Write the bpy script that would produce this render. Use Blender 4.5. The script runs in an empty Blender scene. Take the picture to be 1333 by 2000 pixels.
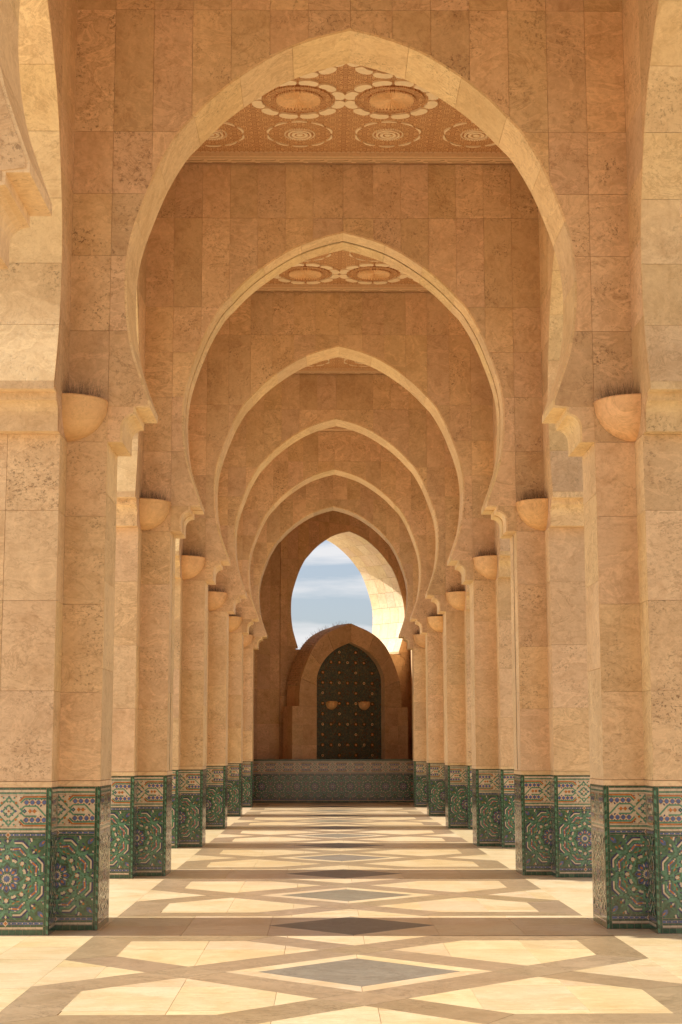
import bpy, math, random
from mathutils import Vector, Matrix
from math import sin, cos, pi, radians, sqrt
random.seed(7)
scene = bpy.context.scene
C = scene.collection

# ------------------------------------------------------------------ camera
cam_d = bpy.data.cameras.new("camera"); cam = bpy.data.objects.new("camera", cam_d); C.objects.link(cam)
scene.camera = cam
cam_d.sensor_fit = 'HORIZONTAL'; cam_d.sensor_width = 36.0; cam_d.lens = 3100.0 / 1333.0 * 36.0
cam_d.clip_start = 0.1; cam_d.clip_end = 3000
_p, _y, _r = .1486, .0106, .0015
F_ = Vector((sin(_y) * cos(_p), cos(_y) * cos(_p), sin(_p)))
R_ = Vector((cos(_y), -sin(_y), 0)); U_ = R_.cross(F_)
R2_ = R_ * cos(_r) - U_ * sin(_r); U2_ = R_ * sin(_r) + U_ * cos(_r)
m = Matrix((R2_, U2_, -F_)).transposed().to_4x4(); m.translation = (-.2334, 0, 1.4682)
cam.matrix_world = m

# ------------------------------------------------------------------ sun, sky, exposure
SUN_EL, SUN_TRAVEL = radians(37.5), Vector((1, -.028, 0)).normalized()
sun_d = bpy.data.lights.new("sun", 'SUN'); sun = bpy.data.objects.new("sun", sun_d); C.objects.link(sun)
sun_d.energy = 5.0; sun_d.angle = radians(.55); sun_d.color = (1, .93, .80)
d = Vector((SUN_TRAVEL.x * cos(SUN_EL), SUN_TRAVEL.y * cos(SUN_EL), -sin(SUN_EL)))
sun.rotation_euler = d.to_track_quat('-Z', 'Y').to_euler()
sun['kind'] = 'helper'
w = bpy.data.worlds.new("World"); scene.world = w; w.use_nodes = True
nt = w.node_tree; nt.nodes.clear()
def N(nt, t, **k):
    n = nt.nodes.new(t)
    for a, b in k.items():
        if a in ('ins',):
            for i, v in b.items(): n.inputs[i].default_value = v
        else: setattr(n, a, b)
    return n
L = lambda nt, a, b: nt.links.new(a, b)
sky = N(nt, 'ShaderNodeTexSky', sky_type='NISHITA', sun_disc=False)
sky.sun_elevation = SUN_EL; sky.sun_rotation = math.atan2(-SUN_TRAVEL.x, -SUN_TRAVEL.y)
sky.air_density = 1.0; sky.dust_density = 1.6; sky.ozone_density = 1.0
tc = N(nt, 'ShaderNodeTexCoord')
mp = N(nt, 'ShaderNodeMapping'); mp.inputs['Scale'].default_value = (5.0, 5.0, 42.0); mp.inputs['Location'].default_value = (1.3, .2, .55)
L(nt, tc.outputs['Generated'], mp.inputs['Vector'])
cn = N(nt, 'ShaderNodeTexNoise', ins={'Scale': 1.0, 'Detail': 8.0, 'Roughness': .54, 'Distortion': .35})
L(nt, mp.outputs[0], cn.inputs['Vector'])
cr = N(nt, 'ShaderNodeValToRGB'); cr.color_ramp.elements[0].position = .43; cr.color_ramp.elements[1].position = .56
L(nt, cn.outputs['Fac'], cr.inputs[0])
mx = N(nt, 'ShaderNodeMix', data_type='RGBA')
cm_ = N(nt, 'ShaderNodeMath', operation='MULTIPLY_ADD', ins={1: .68, 2: .22}); L(nt, cr.outputs[0], cm_.inputs[0])
L(nt, cm_.outputs[0], mx.inputs['Factor']); tint = N(nt, 'ShaderNodeMix', data_type='RGBA', blend_type='MULTIPLY', ins={0: 1.0}); tint.inputs[7].default_value = (.97, 1.0, 1.13, 1); L(nt, sky.outputs[0], tint.inputs[6]); L(nt, tint.outputs[2], mx.inputs[6]); mx.inputs[7].default_value = (7.3, 7.2, 7.25, 1)
bg = N(nt, 'ShaderNodeBackground'); bg.inputs['Strength'].default_value = .085
L(nt, mx.outputs[2], bg.inputs[0])
wo = N(nt, 'ShaderNodeOutputWorld'); L(nt, bg.outputs[0], wo.inputs[0])
scene.view_settings.view_transform = 'Standard'; scene.view_settings.look = 'None'
scene.view_settings.exposure = 0.53; scene.view_settings.gamma = 1.0; scene.view_settings.use_curve_mapping = False
scene.cycles.max_bounces = 12; scene.cycles.diffuse_bounces = 8; scene.cycles.sample_clamp_indirect = 8

# ------------------------------------------------------------------ materials
def newmat(name):
    mt = bpy.data.materials.new(name); mt.use_nodes = True
    return mt, mt.node_tree, mt.node_tree.nodes['Principled BSDF']
def mixc(nt, fac, a, b, blend='MIX'):
    n = N(nt, 'ShaderNodeMix', data_type='RGBA', blend_type=blend)
    for s, v in ((n.inputs['Factor'], fac), (n.inputs[6], a), (n.inputs[7], b)):
        if hasattr(v, 'is_linked'): L(nt, v, s)
        elif isinstance(v, (int, float)): s.default_value = v
        else: s.default_value = (*v, 1)
    return n.outputs[2]
def ramp(nt, src, p0, p1, c0=(0, 0, 0), c1=(1, 1, 1)):
    if p0 > p1: p0, p1, c0, c1 = p1, p0, c1, c0
    n = N(nt, 'ShaderNodeValToRGB'); e = n.color_ramp.elements
    e[0].position = p0; e[1].position = p1; e[0].color = (*c0, 1); e[1].color = (*c1, 1)
    L(nt, src, n.inputs[0]); return n.outputs[0]
def math_(nt, op, a, b=None):
    n = N(nt, 'ShaderNodeMath', operation=op)
    for i, v in ((0, a), (1, b)):
        if v is None: continue
        if hasattr(v, 'is_linked'): L(nt, v, n.inputs[i])
        else: n.inputs[i].default_value = v
    return n.outputs[0]
def shifted(nt, mult=31.7):
    tc = N(nt, 'ShaderNodeTexCoord'); oi = N(nt, 'ShaderNodeObjectInfo')
    cb = N(nt, 'ShaderNodeCombineXYZ')
    L(nt, math_(nt, 'MULTIPLY', oi.outputs['Random'], mult), cb.inputs[0])
    L(nt, math_(nt, 'MULTIPLY', oi.outputs['Random'], mult * 2.3), cb.inputs[1])
    L(nt, math_(nt, 'MULTIPLY', oi.outputs['Random'], mult * .7), cb.inputs[2])
    va = N(nt, 'ShaderNodeVectorMath', operation='ADD'); L(nt, tc.outputs['Object'], va.inputs[0]); L(nt, cb.outputs[0], va.inputs[1])
    return va.outputs[0], oi.outputs['Random']
def noise(nt, v, sc, det=5, ro=.6, dist=0.0):
    n = N(nt, 'ShaderNodeTexNoise', ins={'Scale': sc, 'Detail': det, 'Roughness': ro, 'Distortion': dist}); L(nt, v, n.inputs['Vector'])
    return n.outputs['Fac']
def stretch(nt, v, s):
    n = N(nt, 'ShaderNodeMapping'); n.inputs['Scale'].default_value = s; L(nt, v, n.inputs['Vector']); return n.outputs[0]
def frac(nt, r, k):
    return math_(nt, 'FRACT', math_(nt, 'MULTIPLY', r, k))

def travertine(name, A, B, D, var=.22, pit=.75, rough=.62, vein=(1, 1, 1)):
    mt, nt, bs = newmat(name)
    v, r = shifted(nt)
    big = noise(nt, v, 1.7, 4, .6, .6)
    mid = noise(nt, stretch(nt, v, vein), 6.5, 7, .66, .8)
    col = mixc(nt, ramp(nt, big, .38, .64), A, B)
    col = mixc(nt, math_(nt, 'MULTIPLY', ramp(nt, mid, .50, .70), .55), col, D)
    col = mixc(nt, math_(nt, 'MULTIPLY', ramp(nt, noise(nt, v, 4.3, 5, .7, 1.4), .54, .66), .38), col, tuple(min(1, c * 1.25) for c in A))
    fine = noise(nt, stretch(nt, v, vein), 24, 5, .7, .6)
    col = mixc(nt, math_(nt, 'MULTIPLY', ramp(nt, fine, .46, .66), .17), col, tuple(c * .86 for c in D))
    col = mixc(nt, math_(nt, 'MULTIPLY', ramp(nt, fine, .54, .40), .10), col, tuple(min(1, c * 1.3) for c in A))
    # clustered pits, much stronger on some slabs than on others
    pits = ramp(nt, noise(nt, stretch(nt, v, (vein[0], vein[1], vein[2])), 36, 4, .72, .5), .545, .62)
    clus = ramp(nt, noise(nt, v, 2.6, 3, .6, .4), .44, .62)
    amt = math_(nt, 'MULTIPLY', math_(nt, 'MULTIPLY', pits, clus), math_(nt, 'ADD', math_(nt, 'MULTIPLY', frac(nt, r, 13.0), pit), .18))
    col = mixc(nt, amt, col, tuple(c * .52 for c in D))
    rs = ramp(nt, noise(nt, stretch(nt, v, (1.0, 1.0, 2.2)), 11, 6, .75, 2.5), .565, .64)
    col = mixc(nt, math_(nt, 'MULTIPLY', math_(nt, 'MULTIPLY', rs, ramp(nt, noise(nt, v, 1.9, 2, .5), .48, .62)), .5 * min(1, pit + .25)), col, tuple(c * .72 for c in D))
    vn = noise(nt, stretch(nt, v, (1.0, vein[1], 1.7)), 2.2, 6, .62, 1.2)
    d_ = math_(nt, 'ABSOLUTE', math_(nt, 'SUBTRACT', vn, .5))
    col = mixc(nt, math_(nt, 'MULTIPLY', ramp(nt, d_, .016, .0), math_(nt, 'MULTIPLY', frac(nt, r, 3.0), .55)), col, tuple(c * .80 for c in D))
    d2 = math_(nt, 'ABSOLUTE', math_(nt, 'SUBTRACT', vn, .56))
    col = mixc(nt, math_(nt, 'MULTIPLY', ramp(nt, d2, .030, .0), math_(nt, 'MULTIPLY', frac(nt, r, 17.0), .5)), col, tuple(min(1, c * 1.28) for c in A))
    # tiny speckle
    sp = ramp(nt, noise(nt, v, 120, 2, .7), .60, .70)
    col = mixc(nt, math_(nt, 'MULTIPLY', sp, .22), col, tuple(c * .6 for c in D))
    g = math_(nt, 'ADD', math_(nt, 'MULTIPLY', r, var), 1 - var * .55)
    cb = N(nt, 'ShaderNodeCombineColor')
    L(nt, g, cb.inputs[0]); L(nt, math_(nt, 'MULTIPLY', g, math_(nt, 'ADD', math_(nt, 'MULTIPLY', frac(nt, r, 7.0), .04), .98)), cb.inputs[1])
    L(nt, math_(nt, 'MULTIPLY', g, math_(nt, 'ADD', math_(nt, 'MULTIPLY', frac(nt, r, 5.0), .12), .93)), cb.inputs[2])
    col = mixc(nt, 1.0, col, cb.outputs[0], 'MULTIPLY')
    L(nt, col, bs.inputs['Base Color']); bs.inputs['Roughness'].default_value = rough
    bs.inputs['Specular IOR Level'].default_value = .35
    bp = N(nt, 'ShaderNodeBump', ins={'Strength': .5, 'Distance': .008})
    h = math_(nt, 'SUBTRACT', math_(nt, 'MULTIPLY', mid, .5), amt)
    L(nt, h, bp.inputs['Height']); L(nt, bp.outputs[0], bs.inputs['Normal'])
    return mt
M = {}
M['stone'] = travertine('travertine', (.72, .50, .295), (.60, .40, .225), (.46, .26, .125), var=.22, pit=.75)
M['pier'] = travertine('pier travertine', (.78, .56, .335), (.68, .47, .27), (.52, .31, .155), var=.15, vein=(1, 1, 1.4))
M['soffit'] = travertine('soffit travertine', (.81, .60, .345), (.72, .51, .275), (.58, .37, .18), var=.16, pit=.6)
M['floor'] = travertine('cream floor marble', (.79, .65, .435), (.68, .52, .295), (.56, .36, .14), var=.16, pit=.10, rough=.30, vein=(1, 6, 1))
M['pale'] = travertine('glare-lightened travertine', (.76, .64, .46), (.68, .54, .36), (.58, .42, .25), var=.12, pit=.2)  # lighter travertine copy: sun glare on the oblique soffit put into the colour
M['granite'] = travertine('tan granite', (.40, .295, .185), (.345, .25, .15), (.235, .165, .095), var=.12, pit=.5, rough=.34)
M['slate'] = travertine('grey slate', (.245, .215, .165), (.205, .175, .13), (.16, .13, .095), var=.10, pit=.1, rough=.45)
M['plaza'] = travertine('plaza paving', (.78, .65, .47), (.72, .58, .39), (.62, .45, .26), var=.0, pit=.05, rough=.5)
M['bowl'] = travertine('sconce plaster', (.80, .50, .245), (.74, .455, .215), (.58, .33, .14), var=.12, pit=.25, rough=.6)
M['mortar'] = newmat('mortar')[0]
b_ = M['mortar'].node_tree.nodes['Principled BSDF']; b_.inputs['Base Color'].default_value = (.50, .32, .175, 1); b_.inputs['Roughness'].default_value = .9
def flat(name, col, rough=.5, noise_amt=.12, sc=30, metal=0, per_obj=False):
    mt, nt, bs = newmat(name); v, r = shifted(nt)
    n = noise(nt, v, sc, 4, .6)
    c = mixc(nt, ramp(nt, n, .35, .68), tuple(x * (1 - noise_amt) for x in col), tuple(min(1, x * (1 + noise_amt)) for x in col))
    L(nt, c, bs.inputs['Base Color']); bs.inputs['Roughness'].default_value = rough; bs.inputs['Metallic'].default_value = metal
    return mt
M['seal'] = flat('dark joint seal', (.10, .055, .03), .8)
M['spike'] = flat('dark wire', (.20, .13, .075), .6)
M['rooftile'] = flat('clay roof tile', (.56, .40, .25), .75, .25, 9)
# zellige glazes: tone differs from tile to tile
def glaze(name, col, rough=.22, amt=.28):
    mt, nt, bs = newmat(name)
    tc = N(nt, 'ShaderNodeTexCoord'); vo = N(nt, 'ShaderNodeTexVoronoi', ins={'Scale': 42.0}); L(nt, tc.outputs['Object'], vo.inputs['Vector'])
    sx = N(nt, 'ShaderNodeSeparateColor'); L(nt, vo.outputs['Color'], sx.inputs[0])
    c = mixc(nt, sx.outputs[0], tuple(x * (1 - amt) for x in col), tuple(min(1, x * (1 + amt)) for x in col))
    L(nt, c, bs.inputs['Base Color']); bs.inputs['Roughness'].default_value = rough
    bs.inputs['IOR'].default_value = 1.6; bs.inputs['Coat Weight'].default_value = .6; bs.inputs['Coat Roughness'].default_value = .12
    bp = N(nt, 'ShaderNodeBump', ins={'Strength': .25, 'Distance': .002}); L(nt, noise(nt, tc.outputs['Object'], 60, 3), bp.inputs['Height']); L(nt, bp.outputs[0], bs.inputs['Normal'])
    return mt
PAL = ['g', 'G', 'D', 'n', 'b', 'o', 'w', 'm', 'k']
GL = {'g': glaze('green glaze', (.062, .135, .062)), 'G': glaze('bright green glaze', (.095, .235, .135)), 'D': glaze('deep green glaze', (.022, .085, .038)),
      'n': glaze('navy glaze', (.028, .026, .095)), 'b': glaze('blue glaze', (.075, .11, .24)), 'o': glaze('amber glaze', (.44, .145, .022)),
      'w': glaze('cream glaze', (.63, .50, .345), amt=.12), 'm': glaze('grout', (.30, .20, .12), .8), 'k': glaze('olive glaze', (.05, .085, .03))}
# carved ceiling
def carved():
    mt, nt, bs = newmat('carved plaster')
    tc = N(nt, 'ShaderNodeTexCoord'); sx = N(nt, 'ShaderNodeSeparateXYZ'); L(nt, tc.outputs['Object'], sx.inputs[0])
    cb = N(nt, 'ShaderNodeCombineXYZ')
    for i in (0, 1): L(nt, math_(nt, 'PINGPONG', sx.outputs[i], .1325), cb.inputs[i])
    v = cb.outputs[0]
    v1 = N(nt, 'ShaderNodeTexVoronoi', feature='DISTANCE_TO_EDGE', ins={'Scale': 24.0}); L(nt, v, v1.inputs['Vector'])
    v2 = N(nt, 'ShaderNodeTexVoronoi', feature='F1', ins={'Scale': 55.0}); L(nt, v, v2.inputs['Vector'])
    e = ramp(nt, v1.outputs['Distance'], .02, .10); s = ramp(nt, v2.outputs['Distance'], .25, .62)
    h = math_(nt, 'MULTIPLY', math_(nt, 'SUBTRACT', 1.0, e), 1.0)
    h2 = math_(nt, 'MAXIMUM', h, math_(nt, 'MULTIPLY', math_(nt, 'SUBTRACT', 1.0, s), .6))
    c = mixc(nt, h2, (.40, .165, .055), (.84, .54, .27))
    nn = noise(nt, tc.outputs['Object'], 3, 3)
    c = mixc(nt, math_(nt, 'MULTIPLY', ramp(nt, nn, .4, .65), .25), c, (.46, .25, .10))
    L(nt, c, bs.inputs['Base Color']); bs.inputs['Roughness'].default_value = .7
    bp = N(nt, 'ShaderNodeBump', ins={'Strength': .6, 'Distance': .01}); L(nt, h2, bp.inputs['Height']); L(nt, bp.outputs[0], bs.inputs['Normal'])
    return mt
M['carved'] = carved()
M['petal'] = flat('pale plaster', (.86, .69, .45), .6, .05)
M['sunburst'] = flat('amber plaster', (.80, .53, .27), .6, .12)
M['cornice'] = flat('cornice plaster', (.72, .50, .29), .6, .08)
M['groove'] = flat('grooved plaster', (.40, .24, .12), .7, .08)
def nichemat():
    mt, nt, bs = newmat('niche mosaic')
    tc = N(nt, 'ShaderNodeTexCoord'); sx = N(nt, 'ShaderNodeSeparateXYZ'); L(nt, tc.outputs['Object'], sx.inputs[0])
    cb = N(nt, 'ShaderNodeCombineXYZ'); L(nt, sx.outputs[0], cb.inputs[0]); L(nt, sx.outputs[2], cb.inputs[1])
    vo = N(nt, 'ShaderNodeTexVoronoi', ins={'Scale': 34.0}); L(nt, cb.outputs[0], vo.inputs['Vector'])
    s2 = N(nt, 'ShaderNodeSeparateColor'); L(nt, vo.outputs['Color'], s2.inputs[0])
    c = mixc(nt, ramp(nt, s2.outputs[0], .45, .5), (.065, .105, .085), (.115, .13, .11))
    c = mixc(nt, ramp(nt, s2.outputs[1], .86, .88), c, (.20, .18, .11)); c = mixc(nt, ramp(nt, s2.outputs[2], .92, .94), c, (.17, .07, .03))
    L(nt, c, bs.inputs['Base Color']); bs.inputs['Roughness'].default_value = .3
    return mt
M['niche'] = nichemat()

# ------------------------------------------------------------------ helpers
def obj(name, verts, faces, mat, parent=None, loc=(0, 0, 0), smooth=False, mats=None, idx=None):
    me = bpy.data.meshes.new(name); me.from_pydata(verts, [], faces)
    if mats:
        for x in mats: me.materials.append(x)
        me.polygons.foreach_set('material_index', idx)
    else: me.materials.append(mat)
    if smooth: me.polygons.foreach_set('use_smooth', [True] * len(me.polygons))
    me.update()
    o = bpy.data.objects.new(name, me); C.objects.link(o); o.location = loc
    if parent: o.parent = parent
    return o
def empty(name, label, cat, loc=(0, 0, 0), rz=0, group=None, kind=None):
    o = bpy.data.objects.new(name, None); C.objects.link(o); o.location = loc; o.rotation_euler = (0, 0, rz)
    o.empty_display_size = .3
    if label: o['label'] = label
    if cat: o['category'] = cat
    if group: o['group'] = group
    if kind: o['kind'] = kind
    return o
def stuff(o): o['kind'] = 'stuff'; return o
def clean(poly, eps=1e-5):
    out = []
    for q in poly:
        if not out or (abs(q[0] - out[-1][0]) + abs(q[1] - out[-1][1])) > eps: out.append(q)
    if len(out) > 1 and (abs(out[0][0] - out[-1][0]) + abs(out[0][1] - out[-1][1])) <= eps: out.pop()
    k = True
    while k and len(out) > 3:          # drop collinear points
        k = False
        for i in range(len(out)):
            a, b, c = out[i - 1], out[i], out[(i + 1) % len(out)]
            if abs((b[0] - a[0]) * (c[1] - a[1]) - (b[1] - a[1]) * (c[0] - a[0])) < 1e-7:
                out.pop(i); k = True; break
    return out
def area(p): return sum(p[i - 1][0] * p[i][1] - p[i][0] * p[i - 1][1] for i in range(len(p))) / 2
def prism(poly, t0, t1, fr, holes=None):
    """extrude a 2D polygon from depth t0 to t1; fr maps (a, b, depth) to xyz"""
    if area(poly) < 0: poly = poly[::-1]
    n = len(poly)
    v = [fr(a, b, t0) for a, b in poly] + [fr(a, b, t1) for a, b in poly]
    f = [tuple(range(n)), tuple(range(2 * n - 1, n - 1, -1))] + [(i, n + i, n + (i + 1) % n, (i + 1) % n) for i in range(n)]
    return v, f
def piece(name, poly, t0, t1, fr, mat, parent):
    poly = clean(poly)
    if len(poly) < 3 or abs(area(poly)) < 2e-4: return None
    ca = sum(q[0] for q in poly) / len(poly); cb = sum(q[1] for q in poly) / len(poly)
    c = Vector(fr(ca, cb, (t0 + t1) / 2)); v, f = prism(poly, t0, t1, fr)
    return obj(name, [tuple(Vector(q) - c) for q in v], f, mat, parent, c)
def box(x0, x1, y0, y1, z0, z1):
    v = [(x, y, z) for z in (z0, z1) for y in (y0, y1) for x in (x0, x1)]
    return v, [(0, 2, 3, 1), (4, 5, 7, 6), (0, 1, 5, 4), (2, 6, 7, 3), (0, 4, 6, 2), (1, 3, 7, 5)]
def merge(*ms):
    V, F = [], []
    for v, f in ms:
        k = len(V); V += list(v); F += [tuple(i + k for i in q) for q in f]
    return V, F
XZ = lambda a, b, d: (a, d, b)      # wall plane: a along, b up, d backwards

# ------------------------------------------------------------------ dimensions
T, ARM, HW, SP = .68, .345, 2.445, 5.636
Y1C = 13.755                                    # centre of the first full transverse arch
PX = HW + T / 2
ZSP, ZTOP, ZCEIL, ZDADO = 4.085, 9.6, 8.735, 1.165
TAB = [(4.455, 1.742), (4.54, 1.777), (4.69, 1.827), (4.875, 1.887), (5.06, 1.925), (5.275, 1.950), (5.46, 1.958), (5.645, 1.955), (5.82, 1.935),
       (6.0, 1.895), (6.27, 1.805), (6.575, 1.683), (6.87, 1.518), (7.01, 1.394), (7.21, 1.205), (7.407, .967), (7.596, .680), (7.70, .465), (7.78, .230), (7.838, 0.0)]
# resample the profile smoothly (Catmull-Rom through the table)
def catmull(pts, n=5):
    out = []
    P = [pts[0]] + list(pts) + [pts[-1]]
    for i in range(1, len(P) - 2):
        a, b, c, d_ = P[i - 1:i + 3]
        for k in range(n):
            t = k / n
            out.append(tuple(.5 * (2 * b[j] + (c[j] - a[j]) * t + (2 * a[j] - 5 * b[j] + 4 * c[j] - d_[j]) * t * t + (-a[j] + 3 * b[j] - 3 * c[j] + d_[j]) * t ** 3) for j in (0, 1)))
    out.append(pts[-1]); return out
PROF = [(u, z) for z, u in catmull([TAB[0]] + TAB[2:], 5)]   # (u, z) from lip to apex
CORB = [(1.742, 4.455), (1.742, 4.39), (1.863, 4.39), (1.863, 4.325)] + [(1.863 + .109 * sin(a), 4.216 + .109 * cos(a)) for a in [radians(q) for q in (20, 38, 55, 72, 90)]] + [(1.972, 4.085)]
def Rz(z):
    if z >= PROF[-1][1]: return None
    if z < 4.39: return 1.863 if z >= 4.325 else (1.863 + sqrt(max(0, .109 ** 2 - (max(z, 4.216) - 4.216) ** 2)) if z > 4.2161 else 1.972)
    if z <= 4.455: return 1.742
    for (u0, z0), (u1, z1) in zip(PROF, PROF[1:]):
        if z0 <= z <= z1: return u0 + (u1 - u0) * (z - z0) / max(1e-9, z1 - z0)
    return None
def Re(z, dd):
    """the opening's edge pushed dd into the stone"""
    best = None
    for i in range(-8, 9):
        dz = dd * i / 8; r = Rz(z + dz)
        if r is not None:
            q = r + sqrt(max(0, dd * dd - dz * dz))
            best = q if best is None else max(best, q)
    return best if best is not None else 0.0

def cell_polys(u0, u1, z0, z1, us=1.0, dd=.02):
    """the part of the cell that is stone (u >= edge), as polygons; u0 < u1 both >= 0"""
    n = 44 if z1 > 4.0 else 2; runs, cur = [], []
    for i in range(n + 1):
        z = z0 + (z1 - z0) * i / n; lo = max(u0, Re(z, dd) * us)
        if lo < u1 - .004: cur.append((lo, z))
        elif cur: runs.append(cur); cur = []
    if cur: runs.append(cur)
    out = []
    for r in runs:
        if len(r) < 2: continue
        out.append(clean(r + [(u1, r[-1][1]), (u1, r[0][1])]))
    return [o for o in out if len(o) > 2 and abs(area(o)) > .004]

JZ = [4.085, 4.396, 5.068, 5.745, 6.312, 6.885, 8.03, 8.735]
G = .0015
def arch_wall(root, hw=HW, us=1.0, thick=T, back=False, slabs='fine', joint=False, edge_out=HW, sides=(-1, 1), ztop=ZTOP, sofmat='soffit', jz=None, zs=ZSP):
    y0, y1 = -thick / 2, thick / 2
    # core: two halves
    chain = [(Re(z, .03) * us, z) for z in [zs + (7.868 - zs) * i / 70 for i in range(71)]]
    parts = []
    for s in sides:
        poly = clean([(max(.0005, u), z) for u, z in chain] + [(.0005, 7.869), (.0005, ztop), (hw - .001, ztop), (hw - .001, zs)], 1e-6)
        poly = [(a, max(b, zs + .004)) for a, b in poly]
        v, f = prism([(s * a, b) for a, b in poly], y0 + .0075, y1 - (.0075 if back else 0), XZ); parts.append((v, f))
    v, f = merge(*parts)
    obj('wall_core', v, f, M['stone'], root)
    # face slabs
    rows = list(zip(jz or JZ, (jz or JZ)[1:]))
    faces = [(y0, 1)] + ([(y1, -1)] if back else [])
    for yf, sg in faces:
        for s in sides:
            for (z0, z1) in rows:
                if slabs == 'fine' and z0 > 6.2: cols = [hw - .345 * i for i in range(0, 8)]
                elif slabs == 'fine': cols = [hw, hw - .345, hw - 1.2]
                else: cols = [hw, hw - .70, hw - 1.45]
                cols = [c for c in cols if c > .12] + [0]
                for c1, c0 in zip(cols, cols[1:]):
                    for poly in cell_polys(c0 + G, c1 - G, z0 + G, z1 - G, us):
                        pr = random.uniform(0, .0035)
                        piece('slab', [(s * a, b) for a, b in poly], min(yf - sg * pr, yf + sg * .02), max(yf - sg * pr, yf + sg * .02), XZ, M['stone'], root)
    # soffit stones along the arch
    cum = [0]
    for a, b in zip(PROF, PROF[1:]): cum.append(cum[-1] + math.hypot((b[0] - a[0]) * us, b[1] - a[1]))
    tot = cum[-1]; nv = 8
    def at(sv):
        for i in range(len(cum) - 1):
            if cum[i] <= sv <= cum[i + 1] + 1e-9:
                t = (sv - cum[i]) / (cum[i + 1] - cum[i]); return (PROF[i][0] + (PROF[i + 1][0] - PROF[i][0]) * t, PROF[i][1] + (PROF[i + 1][1] - PROF[i][1]) * t)
        return PROF[-1]
    def nrm(sv):
        a, b = at(max(0, sv - .03)), at(min(tot, sv + .03)); t = Vector(((b[0] - a[0]) * us, b[1] - a[1])).normalized(); return Vector((t.y, -t.x)) * 1
    dsp = [(y0 + .001, y1)] if not joint else [(y0 + .001, -.03), (.03, y1)]
    for s in sides:
        for i in range(nv):
            s0, s1 = tot * i / nv + .0015, tot * (i + 1) / nv - .0015
            ins, outs = [], []
            for k in range(9):
                sv = s0 + (s1 - s0) * k / 8; p = at(sv); n = nrm(sv)
                if n.x < 0: n = -n
                q = (p[0] * us + n.x * .028, p[1] + (abs(n.y) if p[1] > 5.6 else -abs(n.y)) * .028)
                ins.append((p[0] * us, p[1])); outs.append(q)
            if i == nv - 1: outs[-1] = (0.0, outs[-1][1]); ins[-1] = (0.0, 7.838)
            for d0, d1 in dsp:
                piece('arch_stone', [(s * a, b) for a, b in ins + outs[::-1]], d0, d1, XZ, M[sofmat], root)
        if joint:
            ch = [(a * us + .012, b + (.012 if b > 6.5 else 0)) for a, b in PROF[:-1]] + [(0, 7.852)]; ou = [(a * us + .027, b + (.027 if b > 6.5 else 0)) for a, b in PROF[:-1]] + [(0, 7.866)]
            piece('joint_seal', [(s * a, b) for a, b in ch + ou[::-1]], -.0295, .0295, XZ, M['seal'], root)
        cp = [(a * us, b) for a, b in CORB] + [(2.13 * us, 4.085), (2.13 * us, 4.4535), (1.77 * us, 4.4535)]
        for d0, d1 in dsp:
            piece('corbel', [(s * a, b) for a, b in cp], d0 + .0015, d1, XZ, M[sofmat], root)

# ------------------------------------------------------------------ zellige panels
def clip_hp(poly, a, b, c):
    """keep a*x+b*y<=c"""
    out = []
    for i in range(len(poly)):
        p, q = poly[i - 1], poly[i]; dp, dq = a * p[0] + b * p[1] - c, a * q[0] + b * q[1] - c
        if (dp <= 0) != (dq <= 0):
            t = dp / (dp - dq); out.append((p[0] + (q[0] - p[0]) * t, p[1] + (q[1] - p[1]) * t))
        if dq <= 0: out.append(q)
    return out
def clip_rect(poly, x0, x1, y0, y1):
    for h in ((-1, 0, -x0), (1, 0, x1), (0, -1, -y0), (0, 1, y1)):
        poly = clip_hp(poly, *h)
        if len(poly) < 3: return []
    return poly
def strip(p, q, w):
    d_ = Vector((q[0] - p[0], q[1] - p[1])); l = d_.length
    if l < 1e-9: return []
    d_ /= l; n = Vector((-d_.y, d_.x)) * w / 2
    return [(p[0] + n.x, p[1] + n.y), (q[0] + n.x, q[1] + n.y), (q[0] - n.x, q[1] - n.y), (p[0] - n.x, p[1] - n.y)]
def pline(pts, w):
    return [strip(a, b, w) for a, b in zip(pts, pts[1:])]
def rot(poly, a, o=(0, 0)):
    return [(o[0] + x * cos(a) - y * sin(a), o[1] + x * sin(a) + y * cos(a)) for x, y in poly]
def pol(r, deg): return (r * cos(radians(deg)), r * sin(radians(deg)))
def dia(x, y, r, ry=None): ry = ry or r; return [(x + r, y), (x, y + ry), (x - r, y), (x, y - ry)]
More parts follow.
